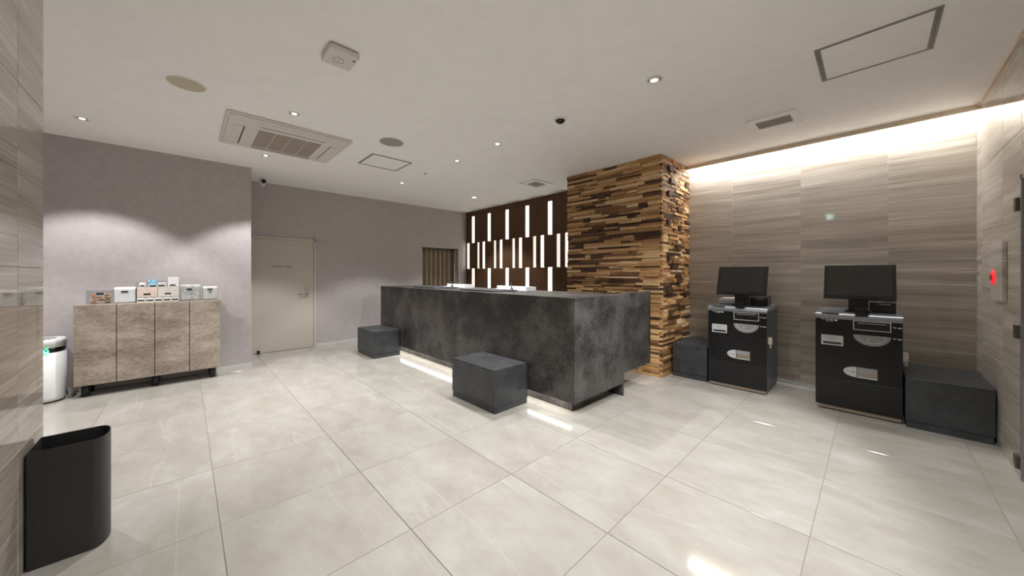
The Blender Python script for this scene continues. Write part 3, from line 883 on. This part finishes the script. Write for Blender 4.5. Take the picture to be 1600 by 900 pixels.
def kiosk(x0, yf, label):
    w, yb = 0.565, 5.085
    k = empty('payment_kiosk', (x0 + w / 2, (yf + yb) / 2, 0), label, 'kiosk', 'black payment kiosks')
    ZT_ = 0.915
    box('body', x0 + 0.004, x0 + w - 0.001, yf + 0.022, yb, 0.045, ZT_ - 0.02, M['ksatin'], k)
    box('plinth', x0 + 0.02, x0 + w - 0.008, yf + 0.012, yb - 0.02, 0.012, 0.045, M['kplinth'], k)
    box('foot_rail', x0 + 0.05, x0 + w - 0.02, yf + 0.04, yb - 0.05, 0.0, 0.012, M['blackmatte'], k)
    up = box('front_door', x0, x0 + w, yf, yf + 0.022, 0.305, 0.872, M['black'], k, bevel=0.002)
    lo = box('lower_door', x0, x0 + w, yf + 0.002, yf + 0.022, 0.045, 0.3045, M['klow'], k, bevel=0.002)
    # top cover with a rounded front edge
    prof = [(yb, ZT_ - 0.02), (yb, ZT_ + 0.028)] + [(yf + 0.05, ZT_ + 0.014)] + [(yf + 0.05 - 0.05 * math.sin(math.radians(a)), ZT_ - 0.036 + 0.05 * math.cos(math.radians(a))) for a in range(15, 91, 15)] + [(yf, 0.873), (yf + 0.022, 0.873), (yf + 0.022, ZT_ - 0.02)]
    tc = prism('top_cover', prof, 'x', x0 - 0.004, x0 + w + 0.004, M['silver'], k)
    X = lambda u: x0 + u
    e = yf - 0.0005
    # card slot plate
    pl = box('card_plate', X(.042), X(.196), e - 0.006, e, .622, .718, M['greyp'], up, bevel=0.0015, seg=1)
    box('card_slot', X(.056), X(.184), e - 0.0072, e - 0.005, .634, .654, M['blackmatte'], up)
    for a, b, zz in ((.085, .15, .693), (.095, .135, .678)):
        box('print_mark', X(a), X(b), e - 0.0068, e - 0.0055, zz, zz + .005, M['midgrey'], up)
    # bill window frame
    bw = box('bill_window', X(.266), X(.492), e - 0.003, e, .792, .866, M['blacklens'], up)
    for a, b, c, d in ((.262, .498, .866, .872), (.262, .498, .786, .792), (.262, .268, .792, .866), (.492, .498, .792, .866)):
        box('window_frame', X(a), X(b), e - 0.006, e, c, d, M['palegrey'], up)
    box('bill_slot', X(.29), X(.47), e - 0.0045, e - 0.003, .846, .854, M['midgrey'], up)
    # coin bowl, half disc with inner rim
    prism('coin_bowl', arc(X(.380), .744, .118, .094, 180, 360, 24), 'y', e - 0.008, e, M['midgrey'], up)
    prism('coin_bowl_rim', arc(X(.380), .742, .092, .070, 180, 360, 24), 'y', e - 0.0105, e - 0.008, M['greyp'], up)
    prism('coin_bowl_inner', arc(X(.380), .739, .084, .060, 180, 360, 24), 'y', e - 0.0115, e - 0.0105, M['midgrey'], up)
    box('coin_mark', X(.352), X(.368), e - 0.0125, e - 0.0115, .700, .714, M['palegrey'], up)
    # change tray with rounded label
    prism('tray_label', arc(X(.284), .3975, .087, .0475, 90, 270, 20), 'y', e - 0.004, e, M['greyp'], up)
    prism('arrow_mark', [(X(.250), .396), (X(.262), .402), (X(.262), .398), (X(.276), .398), (X(.276), .393), (X(.262), .393), (X(.262), .390)], 'y', e - 0.0048, e - 0.004, M['txt'], up)
    box('print_mark', X(.212), X(.240), e - 0.0048, e - 0.004, .395, .400, M['midgrey'], up)
    tw = box('change_tray', X(.288), X(.416), e - 0.003, e, .352, .445, M['tray'], up)
    box('tray_lip', X(.288), X(.416), e - 0.009, e - 0.003, .350, .357, M['palegrey'], up)
    box('tray_flap', X(.292), X(.412), e - 0.005, e - 0.003, .40, .443, M['midgrey'], up)
    # printed marks
    for a, b, zz, hh in ((.042, .066, .868, .004), (.07, .10, .866, .005), (.105, .128, .863, .008), (.135, .156, .857, .015), (.075, .125, .852, .003), (.507, .528, .836, .004), (.512, .526, .829, .003), (.535, .560, .829, .009), (.507, .528, .738, .004), (.512, .526, .731, .003), (.535, .560, .731, .009)):
        box('print_mark', X(a), X(b), e - 0.001, e, zz - 0.004, zz - 0.004 + hh, M['txtw'], up)
    # lock on the side of the door
    lk = box('side_lock', X(w), X(w + .036), yf + 0.05, yf + 0.105, .540, .612, M['ivory'], k, bevel=0.004)
    tube('key', [(X(w + .018), yf + 0.078, .542), (X(w + .020), yf + 0.076, .52), (X(w + .022), yf + 0.074, .500)], 0.010, M['ivory'], lk)
    # paper strip and scanner on the top edge
    box('receipt_cover', X(.045), X(.165), yf + 0.016, yf + 0.07, ZT_ + 0.004, ZT_ + 0.018, M['ksatin'], k, bevel=0.004)
    scn = box('code_scanner', X(.272), X(.360), yf - 0.006, yf + 0.085, ZT_ + 0.006, ZT_ + 0.072, M['black'], k, bevel=0.014, seg=3)
    # monitor, leaning back
    a, b = X(.047), X(.535)
    y0, z0, y1, z1 = 4.625, 1.063, 4.745, 1.386
    d = Vector((0, y1 - y0, z1 - z0)).normalized(); nrm = Vector((0, -d.z, d.y))
    ln = math.hypot(y1 - y0, z1 - z0)
    def plate(name, u0, u1, s0, s1, t0, t1, mat, par):
        pts = []
        for t in (t0, t1):
            for s in (s0, s1):
                p = Vector((0, y0, z0)) + d * s + nrm * t
                pts.append((p.y, p.z))
        return prism(name, [pts[0], pts[1], pts[3], pts[2]], 'x', u0, u1, mat, par, bevel=0.002)
    mo = plate('monitor', a, b, 0, ln, -0.035, 0.0, M['blackmatte'], k)
    plate('screen', a + .022, b - .022, .030, ln - .024, 0.0005, 0.003, M['screen'], mo)
    box('monitor_neck', X(.222), X(.358), 4.69, 4.74, ZT_ + 0.02, 1.15, M['blackmatte'], k)
    box('monitor_foot', X(.200), X(.380), 4.66, 4.86, ZT_ + 0.018, ZT_ + 0.034, M['blackmatte'], k)
    pr_ = prism('receipt_printer', [(4.72, ZT_ + .018), (4.72, 1.035), (4.76, 1.050), (4.90, 1.045), (4.93, ZT_ + .026)], 'x', X(.365), X(.535), M['black'], k, bevel=0.004)
    box('paper_mouth', X(.425), X(.500), 4.7185, 4.7205, 1.012, 1.018, M['greyp'], pr_)
    return k
kiosk(-1.350, 4.490, 'black payment kiosk with monitor beside the wood pillar')
kiosk(-0.392, 4.472, 'black payment kiosk with monitor beside the corner bench')
o = empty('card_box', (-1.22, 4.80, 0.94), 'small white box on top of the kiosk by the pillar', 'box')
box('tray', -1.31, -1.14, 4.74, 4.90, 0.942, 0.992, M['greyp'], o, bevel=0.003)
box('paper_stack', -1.28, -1.15, 4.75, 4.89, 0.992, 1.010, M['paper'], o, bevel=0.002)

# ================================================================== ALARM PLATE ON RIGHT WALL
al = empty('alarm_panel', (XR, 4.33, 1.31), 'stone-coloured alarm plate with round red lamp on the right wall', 'alarm')
box('plate', XR - 0.022, XR - 0.0005, 4.175, 4.52, 1.10, 1.53, M['stone'], al, bevel=0.002)
o = lathe('red_lamp', [(0.058, 0), (0.056, 0.004), (0.045, 0.008), (0, 0.010)], (0, 0, 0), M['red'], al)
o.location = Vector((XR - 0.022, 4.43, 1.275)) - wloc(al); o.rotation_euler = (0, -math.pi / 2, 0)
o = lathe('lamp_centre', [(0.026, 0.006), (0.024, 0.012), (0, 0.014)], (0, 0, 0), M['redd'], al)
o.location = Vector((XR - 0.022, 4.43, 1.275)) - wloc(al); o.rotation_euler = (0, -math.pi / 2, 0)
disc_x('key_hole', 4.50, 1.31, 0.008, XR - 0.026, XR - 0.021, M['blackmatte'], al, n=12)

# ================================================================== WASTE BIN
bn = empty('waste_bin', (-2.64, -0.4, 0), 'tall charcoal steel waste bin with rounded end against the limestone wall', 'bin')
BZ = 0.517
def bin_outline(off):
    xa, xb, yb0, ys_ = -2.535 - off, -2.748 + off, YS + 0.010 + off, -0.325
    p = [(xb, yb0), (xa, yb0), (xa, ys_)]
    n = 20
    cx, rx, ry = (xa + xb) / 2, (xa - xb) / 2, 0.052 - off
    for k in range(1, n):
        a = math.pi * k / n
        p.append((cx + rx * math.cos(a), ys_ + ry * math.sin(a) ** 0.8))
    p.append((xb, ys_))
    return p
def ring_wall(name, po, pi, z0, z1, mat, par):
    bm = bmesh.new()
    n = len(po)
    o0 = [bm.verts.new((p[0], p[1], z0)) for p in po]; o1 = [bm.verts.new((p[0], p[1], z1)) for p in po]
    i0 = [bm.verts.new((p[0], p[1], z0)) for p in pi]; i1 = [bm.verts.new((p[0], p[1], z1)) for p in pi]
    for k in range(n):
        j = (k + 1) % n
        bm.faces.new((o0[k], o0[j], o1[j], o1[k])); bm.faces.new((i0[j], i0[k], i1[k], i1[j]))
        bm.faces.new((o1[k], o1[j], i1[j], i1[k])); bm.faces.new((o0[j], o0[k], i0[k], i0[j]))
    return from_bm(name, bm, mat, par)
ring_wall('shell', bin_outline(0), bin_outline(0.003), 0.004, BZ, M['binm'], bn)
ring_wall('lining', bin_outline(0.0032), bin_outline(0.005), 0.02, BZ - 0.012, M['binin'], bn)
prism('bottom', bin_outline(0.004), 'z', 0.0, 0.012, M['binin'], bn)

# ================================================================== CABINET AND AMENITIES
KX = -5.68
cb = empty('low_cabinet', ((KX + XA) / 2, -0.26, 0), 'low brown concrete-look cabinet with four doors against the grey wall', 'cabinet')
box('carcass', XA + 0.012, KX - 0.020, -0.838, 0.319, 0.128, 0.966, M['cabbody'], cb)
box('top', XA + 0.010, KX - 0.0195, -0.841, 0.322, 0.9665, 0.973, M['cab'], cb)
ys_ = [-0.841, -0.546, -0.256, 0.034, 0.322]
for a, b in zip(ys_, ys_[1:]):
    box('door', KX - 0.019, KX, a + 0.003, b - 0.003, 0.128, 0.970, M['cab'], cb, bevel=0.0015, seg=1)
for fy in (-0.77, -0.256, 0.245):
    for fx in (KX - 0.09, XA + 0.08):
        lathe('foot', [(0, 0), (0.032, 0), (0.034, 0.126), (0, 0.126)], (fx, fy, 0.001), M['blackmatte'], cb, n=16)
TOPZ = 0.9735

def amenity_box(name, y0, y1, z0, z1, m, label, xf=-5.76, xb=-5.90, lab=None, case=True, lean=0.0, group='amenity boxes on the brown cabinet', cat='box'):
    """pack in a clear case with a small black label on the front"""
    t = empty(name, ((xf + xb) / 2, (y0 + y1) / 2, z0), label, cat, group)
    g = 0.004 if case else 0.0
    bm = bmesh.new()
    bm_box(bm, xb + g, xf - g, y0 + g, y1 - g, z0 + (0.004 if case else 0), z1)
    bmesh.ops.bevel(bm, geom=bm.edges[:], offset=min(0.012, (z1 - z0) * 0.2) if case else 0.003, segments=2, affect='EDGES', profile=0.6)
    from_bm('pack', bm, m, t)
    if case:
        hc = z0 + (z1 - z0) * 0.86
        box('case_floor', xb, xf, y0, y1, z0, z0 + 0.003, M['acrylic'], t)
        box('case_front', xf - 0.002, xf, y0, y1, z0 + 0.003, hc, M['acrylic'], t)
        box('case_side', xb, xf - 0.002, y0, y0 + 0.002, z0 + 0.003, hc, M['acrylic'], t)
        box('case_side', xb, xf - 0.002, y1 - 0.002, y1, z0 + 0.003, hc, M['acrylic'], t)
    if lab:
        a, b, c, d = lab
        box('name_label', xf, xf + 0.0015, a, b, c, d, M['labelblk'], t)
    return t

# snack tray: clear case with wrapped snacks heaped inside
sn = empty('snack_tray', (-5.83, -0.676, TOPZ), 'clear tray heaped with orange and brown wrapped snacks', 'tray')
box('case_floor', -5.90, -5.76, -0.767, -0.585, TOPZ, TOPZ + 0.004, M['acrylic'], sn)
for nm, q in (('case_front', (-5.762, -5.76, -0.767, -0.585)), ('case_back', (-5.90, -5.898, -0.767, -0.585)), ('case_side', (-5.898, -5.762, -0.767, -0.765)), ('case_side', (-5.898, -5.762, -0.587, -0.585))):
    box(nm, *q, TOPZ + 0.004, TOPZ + 0.145, M['acrylic'], sn)
box('name_label', -5.76, -5.7585, -0.698, -0.645, TOPZ + 0.10, TOPZ + 0.122, M['labelblk'], sn)
r2 = random.Random(5)
kinds = ['snackA', 'snackB', 'snackC', 'snackA', 'snackC']
SNK = ['orange', 'brown', 'pale', 'orange', 'pale']
for i in range(34):
    kk = i % 5
    px_, py_ = r2.uniform(-5.885, -5.785), r2.uniform(-0.745, -0.607)
    lay_ = i // 9
    pz_ = TOPZ + 0.016 + lay_ * 0.026
    bm = bmesh.new()
    bmesh.ops.create_icosphere(bm, subdivisions=1, radius=1.0, matrix=Matrix.Translation((px_, py_, pz_)) @ Matrix.Rotation(r2.uniform(0, 3.1), 4, 'Z') @ Matrix.Rotation(r2.uniform(-.4, .4), 4, 'X') @ Matrix.Diagonal((0.011, 0.021, 0.010, 1)))
    o = from_bm('wrapped_snack', bm, M[kinds[kk]], None)
    tag(o, '%s wrapped snack heaped in the clear tray' % SNK[kk], 'snack', '%s snacks in the clear tray' % SNK[kk])

amenity_box('towel_pack', -0.577, -0.406, TOPZ, 1.150, M['packw'], 'white film pack in clear case beside the snack tray', lab=(-0.52, -0.467, 1.095, 1.110))
def small_box(y0, y1, label, m):
    amenity_box('small_carton', y0, y1, TOPZ, 1.027, m, label, xf=-5.755, xb=-5.85, lab=(y0 + 0.006, y1 - 0.006, 0.988, 1.004), case=False, group='small cartons under the amenity boxes', cat='carton')
e5 = [-0.402 + 0.0692 * k for k in range(6)]
nm5 = ['small white carton at the snack end of the bottom row', 'second small white carton from the snack end of bottom row', 'middle small white carton of the bottom row', 'fourth small white carton from the snack end of bottom row', 'small white carton with dark blue label in bottom row']
for k in range(5):
    small_box(e5[k] + 0.002, e5[k + 1] - 0.002, nm5[k], M['white'])
# shelf that carries the upper rows
rk = empty('acrylic_riser', (-5.82, -0.229, TOPZ), 'clear acrylic riser stand under the upper amenity boxes', 'stand')
box('shelf', -5.91, -5.752, -0.404, -0.053, 1.0285, 1.0325, M['acrylic'], rk)
box('shelf', -5.925, -5.775, -0.404, -0.053, 1.148, 1.151, M['acrylic'], rk)
box('side', -5.925, -5.755, -0.4075, -0.4045, TOPZ, 1.205, M['acrylic'], rk)
box('side', -5.925, -5.755, -0.0525, -0.0505, TOPZ, 1.205, M['acrylic'], rk)
box('back', -5.928, -5.925, -0.4075, -0.0505, TOPZ, 1.215, M['acrylic'], rk)
amenity_box('sachet_box', -0.401, -0.238, 1.033, 1.146, M['packp'], 'blush pink sachet box in the middle row', lab=(-0.349, -0.293, 1.058, 1.076), case=False)
amenity_box('sachet_box', -0.235, -0.056, 1.033, 1.146, M['packc'], 'cream sachet box in the middle row', lab=(-0.178, -0.126, 1.060, 1.076), case=False)
amenity_box('tea_carton', -0.386, -0.336, 1.1515, 1.200, M['white'], 'small white carton at the snack end of the top row', xf=-5.785, xb=-5.86, lab=(-0.378, -0.343, 1.156, 1.170), case=False)
amenity_box('wrapper_pack', -0.310, -0.247, 1.1515, 1.232, M['packb'], 'light blue wrapper pack in the top row', xf=-5.785, xb=-5.86, lab=(-0.303, -0.252, 1.153, 1.168), case=False)
amenity_box('tea_carton', -0.240, -0.166, 1.1515, 1.200, M['packc'], 'cream carton between the blue wrapper and tall pack', xf=-5.785, xb=-5.86, lab=(-0.232, -0.180, 1.156, 1.170), case=False)
amenity_box('tall_pack', -0.152, -0.060, 1.1515, 1.262, M['packw'], 'tall pale grey pack standing highest in the top row', xf=-5.785, xb=-5.86, lab=(-0.138, -0.088, 1.158, 1.174), case=False)
amenity_box('brush_pack', -0.048, 0.138, TOPZ, 1.166, M['packg'], 'white and grey streaked pack in clear case', lab=(0.010, 0.058, 1.105, 1.122))
amenity_box('cotton_pack', 0.152, 0.300, TOPZ, 1.140, M['packw'], 'white pack with small brown mark at the door end', lab=(0.200, 0.248, 1.100, 1.115))
prism('print_mark', [(0.218, 1.088), (0.230, 1.091), (0.236, 1.084), (0.226, 1.058), (0.220, 1.072)], 'x', -5.7598, -5.7588, M['brown'], bpy.data.objects['cotton_pack'])

# ================================================================== AIR PURIFIER
pu = empty('air_purifier', (-5.845, -1.085, 0), 'white rounded air purifier with black band and green light', 'air purifier')
PC = (-5.845, -1.085, 0)
def superell(r, z, p=3.2, n=40, sx=1.0, sy=1.0):
    out = []
    for k in range(n):
        a = 2 * math.pi * k / n
        c, s = math.cos(a), math.sin(a)
        q = (abs(c) ** p + abs(s) ** p) ** (-1 / p)
        out.append((PC[0] + r * q * c * sx, PC[1] + r * q * s * sy, z))
    return out
def loft(name, rings, mat, par, cap=True):
    bm = bmesh.new()
    R_ = [[bm.verts.new(v) for v in ring] for ring in rings]
    n = len(R_[0])
    for a, b in zip(R_, R_[1:]):
        for i in range(n):
            bm.faces.new((a[i], a[(i + 1) % n], b[(i + 1) % n], b[i]))
    if cap:
        bm.faces.new(R_[0][::-1]); bm.faces.new(R_[-1])
    o = from_bm(name, bm, mat, par)
    for p in o.data.polygons: p.use_smooth = len(p.vertices) == 4
    return o
R0 = 0.175
P2 = 2.6
loft('base', [superell(R0 - .012, 0.0, P2), superell(R0 - .008, 0.018, P2)], M['blackmatte'], pu)
loft('body', [superell(R0 - .004, 0.018, P2), superell(R0, 0.05, P2), superell(R0, 0.505, P2)], M['purw'], pu)
bd = loft('band', [superell(R0 - .003, 0.5055, P2), superell(R0 - .003, 0.555, P2)], M['black'], pu)
cp = loft('top_cover', [superell(R0, 0.5555, P2), superell(R0, 0.615, P2), superell(R0 - .004, 0.632, P2), superell(R0 - .014, 0.638, P2), superell(R0 - .05, 0.636, P2)], M['purw'], pu)
for k in range(9):
    yy = PC[1] - 0.10 + 0.025 * k
    hl = 0.11 * math.sqrt(max(0.05, 1 - ((k - 4) / 5.2) ** 2))
    box('grille_slot', PC[0] - hl, PC[0] + hl, yy - 0.006, yy + 0.006, 0.6355, 0.6372, M['gap'], cp)
o = box('status_light', PC[0] + R0 - 0.004, PC[0] + R0 - 0.0015, PC[1] + 0.05, PC[1] + 0.095, 0.508, 0.522, M['green'], bd)
o = lathe('status_ring', [(0.010, 0), (0.010, 0.002), (0.016, 0.002), (0.016, 0)], (0, 0, 0), M['green'], bd, n=20)
o.location = Vector((PC[0] + R0 - 0.004, PC[1] + 0.078, 0.534)) - wloc(bd); o.rotation_euler = (0, math.pi / 2, 0)
cbx = tube('power_cable', [(-5.80, -0.897, 0.10), (-5.797, -0.894, 0.05), (-5.80, -0.885, 0.006), (-5.84, -0.865, 0.006), (-5.96, -0.86, 0.006)], 0.005, M['cable'], None)
tag(cbx, 'black power cable on the floor between the purifier and cabinet', 'cable')

# every object that carries no label of its own at top level would be a mistake
for ob in COL.objects:
    if ob.parent is None and ob.type in ('MESH', 'EMPTY') and 'label' not in ob:
        print('NO LABEL', ob.name)
